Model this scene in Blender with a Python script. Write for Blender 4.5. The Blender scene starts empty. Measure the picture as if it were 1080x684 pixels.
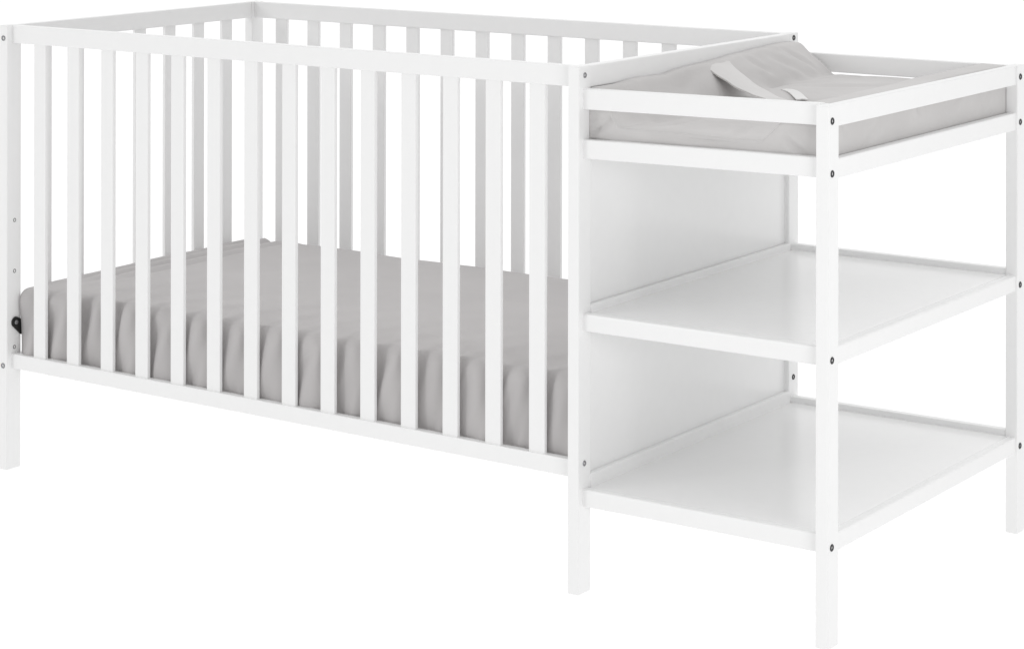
import bpy, bmesh, math, random
from mathutils import Vector, Matrix, noise

random.seed(4)
scene = bpy.context.scene
COL = scene.collection

# ------------------------------------------------------------------ measures (metres)
L = 1.47            # crib length
D = 0.8566          # crib depth
H = 0.9498          # crib height
PX, PY = 0.0236, 0.0417          # crib post section
XE = L + 0.4973     # outer face of the changing table
CX, CY = 0.0248, 0.0379          # changing table post section
DE = 0.8555
HC = 0.9137         # changing table height
BASE = Vector((0.98, 0.43, -0.002))

# ------------------------------------------------------------------ materials
def new_mat(name):
    m = bpy.data.materials.new(name)
    m.use_nodes = True
    nt = m.node_tree
    return m, nt, nt.nodes["Principled BSDF"]

def paint_material():
    m, nt, b = new_mat("white_painted_wood")
    tc = nt.nodes.new("ShaderNodeTexCoord")
    mp = nt.nodes.new("ShaderNodeMapping")
    mp.inputs["Scale"].default_value = (14, 14, 14)
    n1 = nt.nodes.new("ShaderNodeTexNoise")
    n1.inputs["Scale"].default_value = 3.0
    n1.inputs["Detail"].default_value = 5
    rmp = nt.nodes.new("ShaderNodeValToRGB")
    rmp.color_ramp.elements[0].color = (0.845, 0.845, 0.845, 1)
    rmp.color_ramp.elements[1].color = (0.87, 0.87, 0.868, 1)
    n2 = nt.nodes.new("ShaderNodeTexNoise")
    n2.inputs["Scale"].default_value = 40
    n2.inputs["Detail"].default_value = 3
    bump = nt.nodes.new("ShaderNodeBump")
    bump.inputs["Strength"].default_value = 0.05
    bump.inputs["Distance"].default_value = 0.001
    lk = nt.links.new
    lk(tc.outputs["Object"], mp.inputs["Vector"])
    lk(mp.outputs[0], n1.inputs["Vector"]); lk(mp.outputs[0], n2.inputs["Vector"])
    lk(n1.outputs["Fac"], rmp.inputs["Fac"]); lk(rmp.outputs["Color"], b.inputs["Base Color"])
    lk(n2.outputs["Fac"], bump.inputs["Height"]); lk(bump.outputs[0], b.inputs["Normal"])
    b.inputs["Roughness"].default_value = 0.33
    b.inputs["Specular IOR Level"].default_value = 0.4
    return m

def fabric_material(name, c0, c1, wrinkle, wscale):
    m, nt, b = new_mat(name)
    tc = nt.nodes.new("ShaderNodeTexCoord")
    n1 = nt.nodes.new("ShaderNodeTexNoise")
    n1.inputs["Scale"].default_value = 7
    n1.inputs["Detail"].default_value = 6
    rmp = nt.nodes.new("ShaderNodeValToRGB")
    rmp.color_ramp.elements[0].position = 0.3
    rmp.color_ramp.elements[1].position = 0.7
    rmp.color_ramp.elements[0].color = (*c0, 1)
    rmp.color_ramp.elements[1].color = (*c1, 1)
    n2 = nt.nodes.new("ShaderNodeTexNoise")          # soft creases
    n2.inputs["Scale"].default_value = wscale
    n2.inputs["Detail"].default_value = 3
    n2.inputs["Distortion"].default_value = 0.6
    n3 = nt.nodes.new("ShaderNodeTexNoise")          # weave
    n3.inputs["Scale"].default_value = 700
    b1 = nt.nodes.new("ShaderNodeBump"); b1.inputs["Strength"].default_value = wrinkle
    b1.inputs["Distance"].default_value = 0.01
    b2 = nt.nodes.new("ShaderNodeBump"); b2.inputs["Strength"].default_value = 0.15
    b2.inputs["Distance"].default_value = 0.0006
    lk = nt.links.new
    for n in (n1, n2, n3): lk(tc.outputs["Object"], n.inputs["Vector"])
    lk(n1.outputs["Fac"], rmp.inputs["Fac"]); lk(rmp.outputs["Color"], b.inputs["Base Color"])
    lk(n2.outputs["Fac"], b1.inputs["Height"]); lk(n3.outputs["Fac"], b2.inputs["Height"])
    lk(b1.outputs[0], b2.inputs["Normal"]); lk(b2.outputs[0], b.inputs["Normal"])
    b.inputs["Roughness"].default_value = 0.9
    b.inputs["Specular IOR Level"].default_value = 0.15
    b.inputs["Sheen Weight"].default_value = 0.1
    return m

def simple_material(name, col, rough, metal=0.0):
    m, nt, b = new_mat(name)
    n = nt.nodes.new("ShaderNodeTexNoise"); n.inputs["Scale"].default_value = 300
    r = nt.nodes.new("ShaderNodeMapRange")
    r.inputs["To Min"].default_value = rough - 0.08; r.inputs["To Max"].default_value = rough + 0.08
    nt.links.new(n.outputs["Fac"], r.inputs["Value"]); nt.links.new(r.outputs[0], b.inputs["Roughness"])
    b.inputs["Base Color"].default_value = (*col, 1)
    b.inputs["Metallic"].default_value = metal
    return m

PAINT = paint_material()
SATIN = paint_material()
SATIN.name = "white_satin_board"
SATIN.node_tree.nodes["Principled BSDF"].inputs["Roughness"].default_value = 0.2
SATIN.node_tree.nodes["Principled BSDF"].inputs["Specular IOR Level"].default_value = 0.5
SHEET = fabric_material("grey_mattress_sheet", (0.475, 0.460, 0.459), (0.508, 0.492, 0.490), 0.07, 5)
PADCL = fabric_material("grey_pad_cover", (0.575, 0.562, 0.557), (0.62, 0.607, 0.602), 0.55, 9)
STRAP = fabric_material("grey_strap_cloth", (0.66, 0.65, 0.644), (0.70, 0.688, 0.682), 0.35, 16)
WEB = fabric_material("pale_webbing", (0.77, 0.765, 0.758), (0.80, 0.795, 0.788), 0.05, 9)
STEEL = simple_material("dark_bolt_steel", (0.035, 0.035, 0.038), 0.35, 0.6)
BRIGHT = simple_material("bright_bolt_steel", (0.30, 0.30, 0.31), 0.35, 0.8)
HOLE = simple_material("dark_hole", (0.06, 0.06, 0.06), 0.8)
BLACK = simple_material("black_bracket_metal", (0.006, 0.006, 0.006), 0.45, 0.0)
# even glow added to the studio floor so that no shadows show on it
FLOOR = simple_material("white_floor_added_glow", (0.10, 0.10, 0.10), 0.75)
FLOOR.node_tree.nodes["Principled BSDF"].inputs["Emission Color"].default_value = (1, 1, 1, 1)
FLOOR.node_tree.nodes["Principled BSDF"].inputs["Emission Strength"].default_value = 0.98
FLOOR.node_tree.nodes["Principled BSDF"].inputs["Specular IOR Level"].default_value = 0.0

# ------------------------------------------------------------------ helpers
def link_mesh(name, bm, mat, parent=None, smooth=False):
    """bm holds world coordinates; the object's origin goes to the middle of its mesh"""
    lo = Vector((min(v.co[i] for v in bm.verts) for i in range(3)))
    hi = Vector((max(v.co[i] for v in bm.verts) for i in range(3)))
    c = (lo + hi) / 2
    for v in bm.verts: v.co -= c
    bmesh.ops.recalc_face_normals(bm, faces=bm.faces)
    me = bpy.data.meshes.new(name)
    bm.to_mesh(me); bm.free()
    for p in me.polygons: p.use_smooth = smooth
    me.materials.append(mat)
    o = bpy.data.objects.new(name, me)
    COL.objects.link(o)
    off = Vector((0, 0, 0))
    q = parent
    while q is not None:
        off += q.location; q = q.parent
    o.parent = parent
    o.location = c - off
    return o

def box(lo, hi, bev=0.002, seg=2, tilt=(0, 0)):
    """bevelled board; tilt = extra z at its low-x and high-x end"""
    bm = bmesh.new()
    bmesh.ops.create_cube(bm, size=1)
    for v in bm.verts:
        for i in range(3):
            v.co[i] = lo[i] if v.co[i] < 0 else hi[i]
        v.co.z += tilt[0] if v.co.x < (lo[0] + hi[0]) / 2 else tilt[1]
    if bev:
        bmesh.ops.bevel(bm, geom=bm.edges[:], offset=bev, segments=seg, profile=0.5, affect='EDGES')
    return bm

def board(name, lo, hi, parent, bev=0.002, tilt=(0, 0), seg=2, mat=None):
    return link_mesh(name, box(lo, hi, bev, seg, tilt), mat or PAINT, parent)

def copy_part(o, parent, delta):
    c = o.copy(); COL.objects.link(c)
    c.parent = parent
    c.location = o.location + Vector(delta)
    return c

def lathe(profile, axis, centre, seg=20):
    """profile = [(radius, height)...] turned round an axis ('x' or '-y')"""
    bm = bmesh.new(); rings = []
    for r, h in profile:
        ring = []
        for k in range(seg):
            a = 2 * math.pi * k / seg
            if axis == 'x': p = Vector((h, r * math.cos(a), r * math.sin(a)))
            else: p = Vector((r * math.cos(a), -h, r * math.sin(a)))
            ring.append(bm.verts.new(p + Vector(centre)))
        rings.append(ring)
    for a, b in zip(rings, rings[1:]):
        for k in range(seg):
            bm.faces.new((a[k], a[(k + 1) % seg], b[(k + 1) % seg], b[k]))
    bm.faces.new(rings[0]); bm.faces.new(rings[-1])
    return bm

def bolt(parent, centre, axis, mat, r=0.0062):
    prof = [(r, -0.004), (r, 0.0008), (r * 0.86, 0.0016), (r * 0.56, 0.0016), (r * 0.45, 0.0004), (r * 0.45, -0.003)]
    o = link_mesh("bolt", lathe(prof, axis, centre), mat, parent)
    return o

def empty(name, loc, label, cat):
    o = bpy.data.objects.new(name, None)
    COL.objects.link(o)
    o.location = loc
    o.empty_display_size = 0.1
    o["label"] = label; o["category"] = cat
    return o

# ------------------------------------------------------------------ the crib with its changing table
crib = empty("crib", BASE,
             "white wooden slatted baby crib with attached changing table above two open shelves",
             "crib")

# corner posts
PB = 0.0020
ZF = -0.002         # underside of the feet
post_a = board("corner_post", (0, 0, ZF), (PX, PY, H), crib, PB)
post_b = board("corner_post", (L - PX, 0, ZF), (L, PY, H), crib, PB)
post_c = board("corner_post", (0, D - PY, ZF), (PX, D, H), crib, PB)
post_d = board("corner_post", (L - PX, D - PY, ZF), (L, D, H), crib, PB)
post_e = board("table_post", (XE - CX, 0, ZF), (XE, CY, HC), crib, PB)
post_f = board("table_post", (XE - CX, DE - CY, ZF), (XE, DE, HC), crib, PB)

# crib rails
RH = 0.0388
ZB, HB = 0.2087, 0.0315
RY0, RY1 = 0.0145, 0.0325
for y0, y1 in ((RY0, RY1), (D - RY1, D - RY0)):
    board("top_rail", (PX - 0.003, y0, H - RH), (L - PX + 0.003, y1, H - 0.0004), crib)
    board("bottom_rail", (PX - 0.003, y0, ZB), (L - PX + 0.003, y1, ZB + HB), crib, tilt=(0.005, -0.004))
board("end_top_rail", (0.003, PY - 0.003, H - RH), (0.0205, D - PY + 0.003, H - 0.0006), crib)
board("end_bottom_rail", (0.003, PY - 0.003, ZB), (0.0205, D - PY + 0.003, ZB + HB), crib)
board("end_top_rail", (L - 0.021, PY - 0.003, H - RH - 0.002), (L - 0.0006, D - PY + 0.003, H - 0.0006), crib)
board("end_bottom_rail", (L - 0.021, PY, 0.178), (L - 0.003, D - PY, ZB), crib)

# slats: one of each kind, then copies
SW, ST, SP = 0.0348, 0.0092, 0.09737
S1 = 0.0842
SY = 0.0188
zs0, zs1 = ZB + HB - 0.006, H - RH + 0.004
first = board("slat", (S1, SY, zs0), (S1 + SW, SY + ST, zs1), crib, 0.0016)
for side in (0, 1):
    dy = 0 if side == 0 else (D - 2 * SY - ST)
    for k in range(14):
        if side == 0 and k == 0: continue
        copy_part(first, crib, (SP * k, dy, 0))
gap = (D - 2 * PY - 7 * 0.036) / 8
e_first = board("end_slat", (0.007, PY + gap, zs0), (0.007 + ST, PY + gap + 0.036, zs1), crib, 0.0016)
for k in range(1, 7):
    copy_part(e_first, crib, (0, (gap + 0.036) * k, 0))

# solid end panel between crib and changing table
board("end_panel", (L - 0.020, PY, ZB), (L - 0.0105, D - PY, H - RH - 0.002), crib, 0.0, mat=SATIN)
# board that carries the mattress
board("mattress_support", (0.03, 0.045, ZB + 0.001), (L - 0.03, D - 0.045, ZB + 0.009), crib, 0.002)

# changing table rails
UH, KT, KH = 0.0383, 0.8209, 0.0343
XR0, XR1 = XE - 0.021, XE - 0.004
for y0, y1, t in ((RY0, RY1, (-0.004, 0.0028)), (DE - RY1, DE - RY0, (0, 0))):
    board("guard_rail", (L - 0.003, y0, HC - UH), (XE - CX + 0.003, y1, HC - 0.001), crib, tilt=t)
    board("table_rail", (L - 0.003, y0, KT - KH), (XE - CX + 0.003, y1, KT), crib, tilt=t)
board("guard_rail", (XR0, CY - 0.003, HC - UH), (XR1, DE - CY + 0.003, HC - 0.0006), crib)
board("table_rail", (XR0, CY - 0.003, KT - KH), (XR1, DE - CY + 0.003, KT), crib)
# board below the pad
board("table_board", (L + 0.001, RY1 + 0.001, 0.806), (XR0 - 0.001, DE - RY1 - 0.001, 0.815), crib, 0.0)

# two open shelves: board with rails as its pieces
def shelf(top, h, lip):
    sb = board("shelf", (L + 0.002, RY1 - 0.002, top - h + 0.006), (XR0 + 0.002, DE - RY1 + 0.002, top - 0.0012), crib, 0.0, mat=SATIN)
    board("front_edge", (L - 0.003, RY0, top - h), (XE - CX + 0.003, RY1, top), sb, 0.003, seg=3)
    board("side_edge", (XR0, CY - 0.003, top - h), (XR1, DE - CY + 0.003, top - 0.0004), sb, 0.003, seg=3)
    board("back_edge", (L - 0.003, DE - RY1, top - h), (XE - CX + 0.001, DE - RY0, top + 0.011), sb, 0.002)
    board("inner_edge", (L - 0.0085, PY - 0.002, top - h - 0.0006), (L + 0.0026, D - PY + 0.002, top + lip), sb, 0.002)
    return sb
shelf(0.5032, 0.0316, 0.0125)
shelf(0.1869, 0.0315, 0.0235)

# bolts, bolt holes, mattress bracket
for z in (0.8873, 0.7985, 0.484, 0.1686):
    bolt(post_e, (XE, 0.0122, z), 'x', STEEL)
for z in (0.891, 0.8024, 0.4839, 0.1686):
    bolt(post_f, (XE, DE - CY + 0.0128, z), 'x', STEEL)
for z in (0.9328, 0.2326):
    bolt(post_b, (L, 0.0196, z), 'x', BRIGHT, 0.0052)
for z in (0.9399, 0.236):
    bolt(post_d, (L, D - PY + 0.0195, z), 'x', STEEL, 0.0058)
for z in (0.9217, 0.2206):
    bolt(post_a, (0.0122, 0, z), '-y', BRIGHT, 0.0058)
for z in (0.5305, 0.4214, 0.2584):
    link_mesh("bolt_hole", lathe([(0.0042, -0.003), (0.0042, 0.0003), (0.0030, 0.0006), (0.0026, -0.001)], 'x', (PX, 0.0224, z)),
              HOLE, post_a)
# teardrop bracket: wide round head, point running down and back under the mattress
bm = bmesh.new()
outline = []
for k in range(15):
    a = math.radians(75 + 165 * k / 14)
    outline.append((0.0242 + 0.0115 * math.cos(a), 0.3115 + 0.0115 * math.sin(a)))
outline += [(0.0385, 0.2835), (0.0408, 0.2828), (0.0408, 0.3135), (0.0375, 0.3175)]
f0 = [bm.verts.new((PX + 0.0004, y, z)) for y, z in outline]
f1 = [bm.verts.new((PX + 0.0036, y, z)) for y, z in outline]
bm.faces.new(f0); bm.faces.new(f1[::-1])
for k in range(len(outline)):
    j = (k + 1) % len(outline)
    bm.faces.new((f0[k], f0[j], f1[j], f1[k]))
link_mesh("mattress_bracket", bm, BLACK, post_a)
link_mesh("bracket_screw", lathe([(0.0048, 0.001), (0.0048, 0.005), (0.0036, 0.0062), (0.002, 0.0062), (0.0016, 0.005)], 'x',
                                 (PX, 0.0242, 0.3115)), BRIGHT, post_a)

# ------------------------------------------------------------------ mattress
def smooth01(t):
    t = max(0.0, min(1.0, t)); return t * t * (3 - 2 * t)

def fn(x, y, z): return noise.noise(Vector((x, y, z)))

MLO, MHI = Vector((0.0215, 0.0360, 0.2190)), Vector((1.440, 0.8100, 0.3860))

def mattress_point(p):
    lo, hi, r = MLO, MHI, (0.017, 0.019, 0.026)
    q = Vector((min(max(p[i], lo[i] + r[i]), hi[i] - r[i]) for i in range(3)))
    n = Vector(((p[i] - q[i]) / r[i] for i in range(3))).normalized()
    s = q + Vector((n[i] * r[i] for i in range(3)))
    x, y, z = s
    up = smooth01((n.z - 0.1) / 0.9)
    # crown of the top
    cx = math.sin(math.pi * min(max((x - lo.x) / (hi.x - lo.x), 0), 1)); cy = math.sin(math.pi * min(max((y - lo.y) / (hi.y - lo.y), 0), 1))
    s.z += up * 0.004 * min(1, 2.5 * cx) * min(1, 2.5 * cy)
    # two soft folds of the sheet that run along the left end
    for xf, amp, wd in ((0.062, 0.013, 0.011), (0.106, 0.012, 0.012), (0.150, 0.007, 0.016)):
        xx = xf + 0.006 * fn(y * 4, xf * 30, 0)
        fade = smooth01((y - 0.10) / 0.2)
        s.z -= up * amp * fade * math.exp(-((x - xx) / wd) ** 2)
        s.z += up * amp * 0.4 * fade * math.exp(-((x - xx - 1.7 * wd) / wd) ** 2)
    # slack puckers near the front rim and down the front face
    rim = math.exp(-((y - lo.y - 0.02) / 0.05) ** 2) * smooth01((z - 0.27) / 0.1)
    # the foam swells out between the slats and is pinched behind them
    ph = (x - (S1 + SW / 2)) / SP
    wob = 0.10 * fn(x * 3, 6, 8)
    pinch = 0.5 + 0.5 * math.cos(2 * math.pi * (ph + wob))
    side = smooth01((x - 0.03) / 0.03) * smooth01((1.44 - x) / 0.03)
    s += n * (0.0050 * fn(x * 11, y * 8, z * 5) + 0.0040 * fn(x * 31, 3, y * 20) - 0.0055 * pinch * side) * rim
    front = max(0.0, -n.y)
    lean = x * 21 - (z - 0.3) * 5 - (z - 0.22) ** 2 * 25
    h01 = min(max((z - lo.z) / (hi.z - lo.z), 0), 1)
    s.y += front * (0.0125 * fn(lean, 7, 1.3) + 0.0045 * fn(lean * 1.9, 2, 0.4) + 0.0085 * pinch * side - 0.0045
                    + 0.0012 * fn(ph * 2.0 + z * 3, ph * 0.7, z * 3) * smooth01(h01 * 2))
    s.z += up * (0.0018 * fn(x * 5, y * 5, 1) + 0.0016 * fn(x * 9 + y * 5, y * 4, 6))
    return s

bm = bmesh.new()
def axis_pts(a, b, step):
    n = max(2, int(round((b - a) / step)))
    return [a + (b - a) * k / n for k in range(n + 1)]
gx, gy, gz = (axis_pts(MLO[i], MHI[i], (0.0085, 0.0085, 0.007)[i]) for i in range(3))
def patch(us, vs, f):
    g = [[bm.verts.new(mattress_point(Vector(f(u, v)))) for v in vs] for u in us]
    for i in range(len(us) - 1):
        for j in range(len(vs) - 1):
            bm.faces.new((g[i][j], g[i + 1][j], g[i + 1][j + 1], g[i][j + 1]))
patch(gx, gy, lambda u, v: (u, v, MHI.z)); patch(gx, gy, lambda u, v: (u, v, MLO.z))
patch(gx, gz, lambda u, v: (u, MLO.y, v)); patch(gx, gz, lambda u, v: (u, MHI.y, v))
patch(gy, gz, lambda u, v: (MLO.x, u, v)); patch(gy, gz, lambda u, v: (MHI.x, u, v))
bmesh.ops.remove_doubles(bm, verts=bm.verts, dist=0.0002)
mattress = link_mesh("mattress", bm, SHEET, smooth=True)
mattress["label"] = "grey crib mattress in a fitted sheet lying inside the slatted crib"
mattress["category"] = "mattress"

# ------------------------------------------------------------------ changing pad
pad = empty("changing_pad", (1.707, 0.42, 0.8155),
            "light grey contoured changing pad with raised sides lying on the changing table top", "changing pad")
X0, X1, Y0, Y1, ZP = L + 0.0002, XE - CX + 0.0022, 0.0345, 0.8165, 0.8155

def pad_top(x, y):
    t = smooth01((y - Y0) / (Y1 - Y0))
    lt = 0.909 + 0.026 * t                      # top of the left wing
    mid = 0.8400 + 0.034 * smooth01((y - 0.12) / 0.6)
    xa = 1.4915 + 0.006 * t
    xb = 1.5295 + 0.041 * t
    xc, xd = 1.822, 1.892
    rt = 0.9085 + 0.006 * t
    def soft(x, a, b, za, zb):
        u = (x - a) / (b - a)
        k = 0.09
        u = max(-k, min(1 + k, u))
        if u < k: u = (u + k) ** 2 / (4 * k)
        elif u > 1 - k: u = 1 - (1 + k - u) ** 2 / (4 * k)
        return za + (zb - za) * u
    if x < (xb + xc) / 2: z = soft(x, xa, xb, lt, mid)
    else: z = soft(x, xc, xd, mid, rt)
    slope = math.exp(-((x - (xa + xb) / 2) / 0.05) ** 2)
    z += slope * (0.0075 * fn(x * 12, y * 10, 2) + 0.005 * fn(x * 22 + y * 16, y * 19, 5)) * smooth01((y - 0.05) / 0.1)
    z += 0.0028 * fn(x * 9, y * 9, 9)
    # crease of the cover where the slope meets the middle
    z -= 0.0035 * math.exp(-((x - xb - 0.012 * fn(y * 6, 1, 1)) / 0.012) ** 2) * smooth01((y - 0.2) / 0.2)
    return z

def seg_dist(p, a, b):
    p, a, b = Vector(p), Vector(a), Vector(b)
    t = max(0.0, min(1.0, (p - a).dot(b - a) / (b - a).length_squared))
    return (p - a.lerp(b, t)).length, t

# creases of the loose cover: start, end, depth, width (x, y on the top)
CREASES = [((1.505, 0.715), (1.562, 0.775), 0.0050, 0.007), ((1.512, 0.640), (1.572, 0.735), 0.0045, 0.009),
           ((1.500, 0.560), (1.545, 0.605), 0.0045, 0.008), ((1.535, 0.520), (1.590, 0.640), 0.0050, 0.010),
           ((1.500, 0.400), (1.520, 0.250), 0.0030, 0.009), ((1.560, 0.660), (1.640, 0.800), 0.0035, 0.012),
           ((1.620, 0.600), (1.780, 0.690), 0.0035, 0.014), ((1.700, 0.450), (1.820, 0.600), 0.0035, 0.012),
           ((1.560, 0.060), (1.600, 0.300), 0.0030, 0.012), ((1.760, 0.050), (1.700, 0.220), 0.0035, 0.010)]
WING_CREASES = [((1.474, 0.824), (1.512, 0.852), 0.0050, 0.005), ((1.512, 0.852), (1.519, 0.862), 0.0020, 0.004),
                ((1.905, 0.824), (1.862, 0.850), 0.0045, 0.006), ((1.640, 0.830), (1.760, 0.836), 0.0016, 0.004)]
SIDE_CREASES = [((0.405, 0.905), (0.412, 0.862), 0.0075, 0.007), ((0.425, 0.900), (0.418, 0.865), 0.0030, 0.006),
                ((0.180, 0.822), (0.260, 0.870), 0.0020, 0.008), ((0.620, 0.900), (0.560, 0.850), 0.0022, 0.009),
                ((0.700, 0.824), (0.740, 0.880), 0.0020, 0.008), ((0.090, 0.900), (0.110, 0.850), 0.0022, 0.006)]
def creases(p, table):
    h = 0.0
    for a, b, dep, wd in table:
        d, t = seg_dist(p, a, b)
        h -= dep * math.exp(-(d / wd) ** 2) * (0.4 + 0.6 * math.sin(math.pi * t))
        h += 0.5 * dep * math.exp(-((d - 1.9 * wd) / wd) ** 2) * math.sin(math.pi * t)
    return h

def edge_axis(a, b, step):
    e = [0.0, 0.001, 0.0025, 0.005, 0.0085, 0.0125]
    inner = axis_pts(a + 0.016, b - 0.016, step)
    return [a + d for d in e] + inner + [b - d for d in reversed(e)]
bm = bmesh.new()
RR = 0.0055
us, vs = edge_axis(X0, X1, 0.0042), edge_axis(Y0, Y1, 0.005)
def drop(d): return RR - math.sqrt(max(0.0, RR * RR - (RR - min(d, RR)) ** 2))
def wall_shift(x, y, z):
    # soft bulge and slack of the upright front and side faces
    f = 0.002 * fn(x * 12, y * 12, z * 20)
    return f
grid = [[None] * len(vs) for _ in us]
for i, x in enumerate(us):
    for j, y in enumerate(vs):
        d1 = min((x - X0) * 1.6, X1 - x); d2 = min(y - Y0, Y1 - y)
        z = pad_top(x, y) + creases((x, y), CREASES) - max(drop(d1), drop(d2))
        grid[i][j] = bm.verts.new((x, y, z))
for i in range(len(us) - 1):
    for j in range(len(vs) - 1):
        bm.faces.new((grid[i][j], grid[i + 1][j], grid[i + 1][j + 1], grid[i][j + 1]))
loop = [grid[i][0] for i in range(len(us))] + [grid[-1][j] for j in range(1, len(vs))] \
     + [grid[i][-1] for i in range(len(us) - 2, -1, -1)] + [grid[0][j] for j in range(len(vs) - 2, 0, -1)]
prev = loop
NR = 14
for r in range(1, NR + 1):
    t = r / NR
    ring = []
    for v in loop:
        z = v.co.z + (ZP - v.co.z) * t
        x, y = v.co.x, v.co.y
        b = (0.0032 * fn(x * 10, y * 10, z * 25)) * math.sin(math.pi * t)
        if y <= Y0 + 1e-6: y += b - creases((x, z), WING_CREASES) if 0 < t < 1 else 0
        if x >= X1 - 1e-6: x -= 0.0016 + b * 0.5 - min(0.0014, creases((y, z), SIDE_CREASES)) if 0 < t < 1 else 0
        ring.append(bm.verts.new((x, y, z)))
    n = len(loop)
    for k in range(n):
        bm.faces.new((prev[k], prev[(k + 1) % n], ring[(k + 1) % n], ring[k]))
    prev = ring
bm.faces.new(prev)
link_mesh("pad_body", bm, PADCL, pad, smooth=True)

def ribbon(name, rows, thick, mat, parent):
    """rows: list of cross rows (each a list of points); gives the cloth a real thickness"""
    bm = bmesh.new()
    nU, nV = len(rows), len(rows[0])
    top = [[bm.verts.new(p) for p in r] for r in rows]
    bot = []
    for i in range(nU):
        rr = []
        for j in range(nV):
            a = rows[min(i + 1, nU - 1)][j] - rows[max(i - 1, 0)][j]
            b = rows[i][min(j + 1, nV - 1)] - rows[i][max(j - 1, 0)]
            n = a.cross(b).normalized()
            if n.z < 0: n = -n
            rr.append(bm.verts.new(rows[i][j] - n * thick))
        bot.append(rr)
    for i in range(nU - 1):
        for j in range(nV - 1):
            bm.faces.new((top[i][j], top[i + 1][j], top[i + 1][j + 1], top[i][j + 1]))
            bm.faces.new((bot[i][j], bot[i][j + 1], bot[i + 1][j + 1], bot[i + 1][j]))
    for i in range(nU - 1):
        bm.faces.new((top[i][0], bot[i][0], bot[i + 1][0], top[i + 1][0]))
        bm.faces.new((top[i][-1], top[i + 1][-1], bot[i + 1][-1], bot[i][-1]))
    for j in range(nV - 1):
        bm.faces.new((top[0][j], top[0][j + 1], bot[0][j + 1], bot[0][j]))
        bm.faces.new((top[-1][j], bot[-1][j], bot[-1][j + 1], top[-1][j + 1]))
    return link_mesh(name, bm, mat, parent, smooth=False)

def bez(p, t):
    p = [Vector(a) for a in p]
    while len(p) > 1: p = [a.lerp(b, t) for a, b in zip(p, p[1:])]
    return p[0]

# wide safety strap that bridges from the left wing down on to the middle, then lies across it
near = [(1.4955, 0.424, 0.915), (1.545, 0.408, 0.893), (1.588, 0.388, 0.879), (1.640, 0.368, 0.873)]
far = [(1.4955, 0.508, 0.9225), (1.535, 0.482, 0.901), (1.600, 0.440, 0.879), (1.664, 0.400, 0.870)]
rows = []
for k in range(25):
    t = k / 24
    a, b = bez(near, t), bez(far, t)
    row = []
    for j in range(9):
        s = j / 8
        p = a.lerp(b, s)
        p.z += 0.0022 * math.sin(math.pi * s) + 0.0014 * fn(t * 4, s * 2.5, 4)
        p.y += 0.006 * fn(t * 3.0, s, 8)
        row.append(p)
    rows.append(row)
end = rows[-1]
for k in range(1, 13):
    t = k / 12
    row = []
    for j, p0 in enumerate(end):
        p = p0 + Vector((0.16 * t, -0.045 * t, 0))
        zt = pad_top(p.x, p.y) + 0.004
        p.z = p0.z + (zt - p0.z) * smooth01(t * 2.5)
        row.append(p)
    rows.append(row)
ribbon("safety_strap", rows, 0.0032, STRAP, pad)
# pale loose strap end beside it
rows = []
cn = [(1.602, 0.545, 0.8695), (1.630, 0.530, 0.8705), (1.655, 0.490, 0.868), (1.692, 0.440, 0.866)]
for k in range(17):
    t = k / 16
    c = bez(cn, t)
    dd = (bez(cn, min(1, t + 0.02)) - bez(cn, max(0, t - 0.02))).normalized()
    w = Vector((-dd.y, dd.x, 0.0)).normalized() * 0.011
    rows.append([c - w + Vector((0, 0, -0.001)), c, c + w + Vector((0, 0, -0.001))])
o = ribbon("strap_end", rows, 0.002, WEB, pad)
o["label"] = "pale loose end of the safety strap"

# ------------------------------------------------------------------ floor
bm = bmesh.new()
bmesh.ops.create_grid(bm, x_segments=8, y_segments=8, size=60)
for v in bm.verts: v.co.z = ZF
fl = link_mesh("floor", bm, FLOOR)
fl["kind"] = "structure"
fl["label"] = "seamless white studio floor under the crib, given an added glow"
fl["category"] = "floor"

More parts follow.
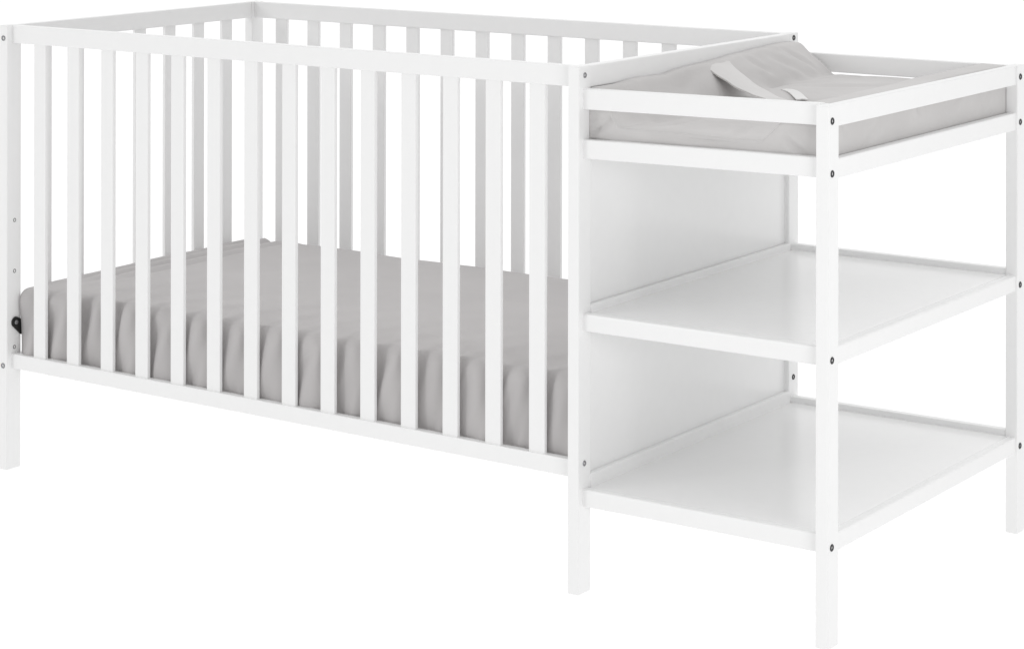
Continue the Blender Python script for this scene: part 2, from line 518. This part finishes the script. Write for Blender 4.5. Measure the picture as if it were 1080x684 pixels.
# ------------------------------------------------------------------ camera (level, shifted lens)
R = Vector((0.8165241023723845, 0.5773094676259141, 0.0014726963215521847))
U = Vector((-0.0009313813486629349, -0.001233652455742044, 0.9999988053144873))
F = Vector((-0.5773105947180903, 0.8165244985247547, 0.00046961169351095536))
cam = bpy.data.cameras.new("camera")
co = bpy.data.objects.new("camera", cam); COL.objects.link(co)
M = Matrix((R, U, -F)).transposed().to_4x4()
M.translation = Vector((3.82875, -3.73302, 1.40719))
co.matrix_world = M
cam.sensor_width = 36; cam.sensor_fit = 'HORIZONTAL'
cam.lens = 2582.943 / 1080 * 36
cam.shift_x = (540 - 476.844) / 1080
cam.shift_y = (-198.845 - 342) / 1080
cam.clip_start = 0.05; cam.clip_end = 300
scene.camera = co

# ------------------------------------------------------------------ light: bright white studio, brightest overhead
world = bpy.data.worlds.new("World"); scene.world = world
world.use_nodes = True
nt = world.node_tree
bg = nt.nodes["Background"]
tc = nt.nodes.new("ShaderNodeTexCoord")
dot = nt.nodes.new("ShaderNodeVectorMath"); dot.operation = 'DOT_PRODUCT'
dot.inputs[1].default_value = Vector((-0.25, 0.35, 0.90)).normalized()
mr = nt.nodes.new("ShaderNodeMapRange"); mr.interpolation_type = 'SMOOTHSTEP'
mr.inputs["From Min"].default_value = -0.7; mr.inputs["From Max"].default_value = 1.0
mr.inputs["To Min"].default_value = 0.0; mr.inputs["To Max"].default_value = 1.2
nt.links.new(tc.outputs["Generated"], dot.inputs[0])
nt.links.new(dot.outputs["Value"], mr.inputs["Value"])
nt.links.new(mr.outputs[0], bg.inputs["Strength"])
bg.inputs["Color"].default_value = (1, 1, 1, 1)

def area(name, loc, target, size, power):
    l = bpy.data.lights.new(name, 'AREA'); l.shape = 'RECTANGLE'
    l.size, l.size_y = size; l.energy = power
    o = bpy.data.objects.new(name, l); COL.objects.link(o)
    o.location = loc
    o.rotation_euler = (Vector(target) - Vector(loc)).to_track_quat('-Z', 'Y').to_euler()
    return o
area("key_softbox", (-3.4, -7.6, 3.0), (0.9, 0.3, 0.5), (1.5, 1.5), 105)
area("fill_softbox", (4.6, -1.8, 1.2), (1.65, 0.4, 0.5), (1.6, 1.0), 29)

# ------------------------------------------------------------------ render settings
scene.render.engine = 'CYCLES'
scene.cycles.use_denoising = True
scene.cycles.max_bounces = 12
scene.cycles.diffuse_bounces = 8
scene.view_settings.view_transform = 'Standard'
scene.view_settings.look = 'None'
scene.view_settings.exposure = 0
scene.view_settings.gamma = 1
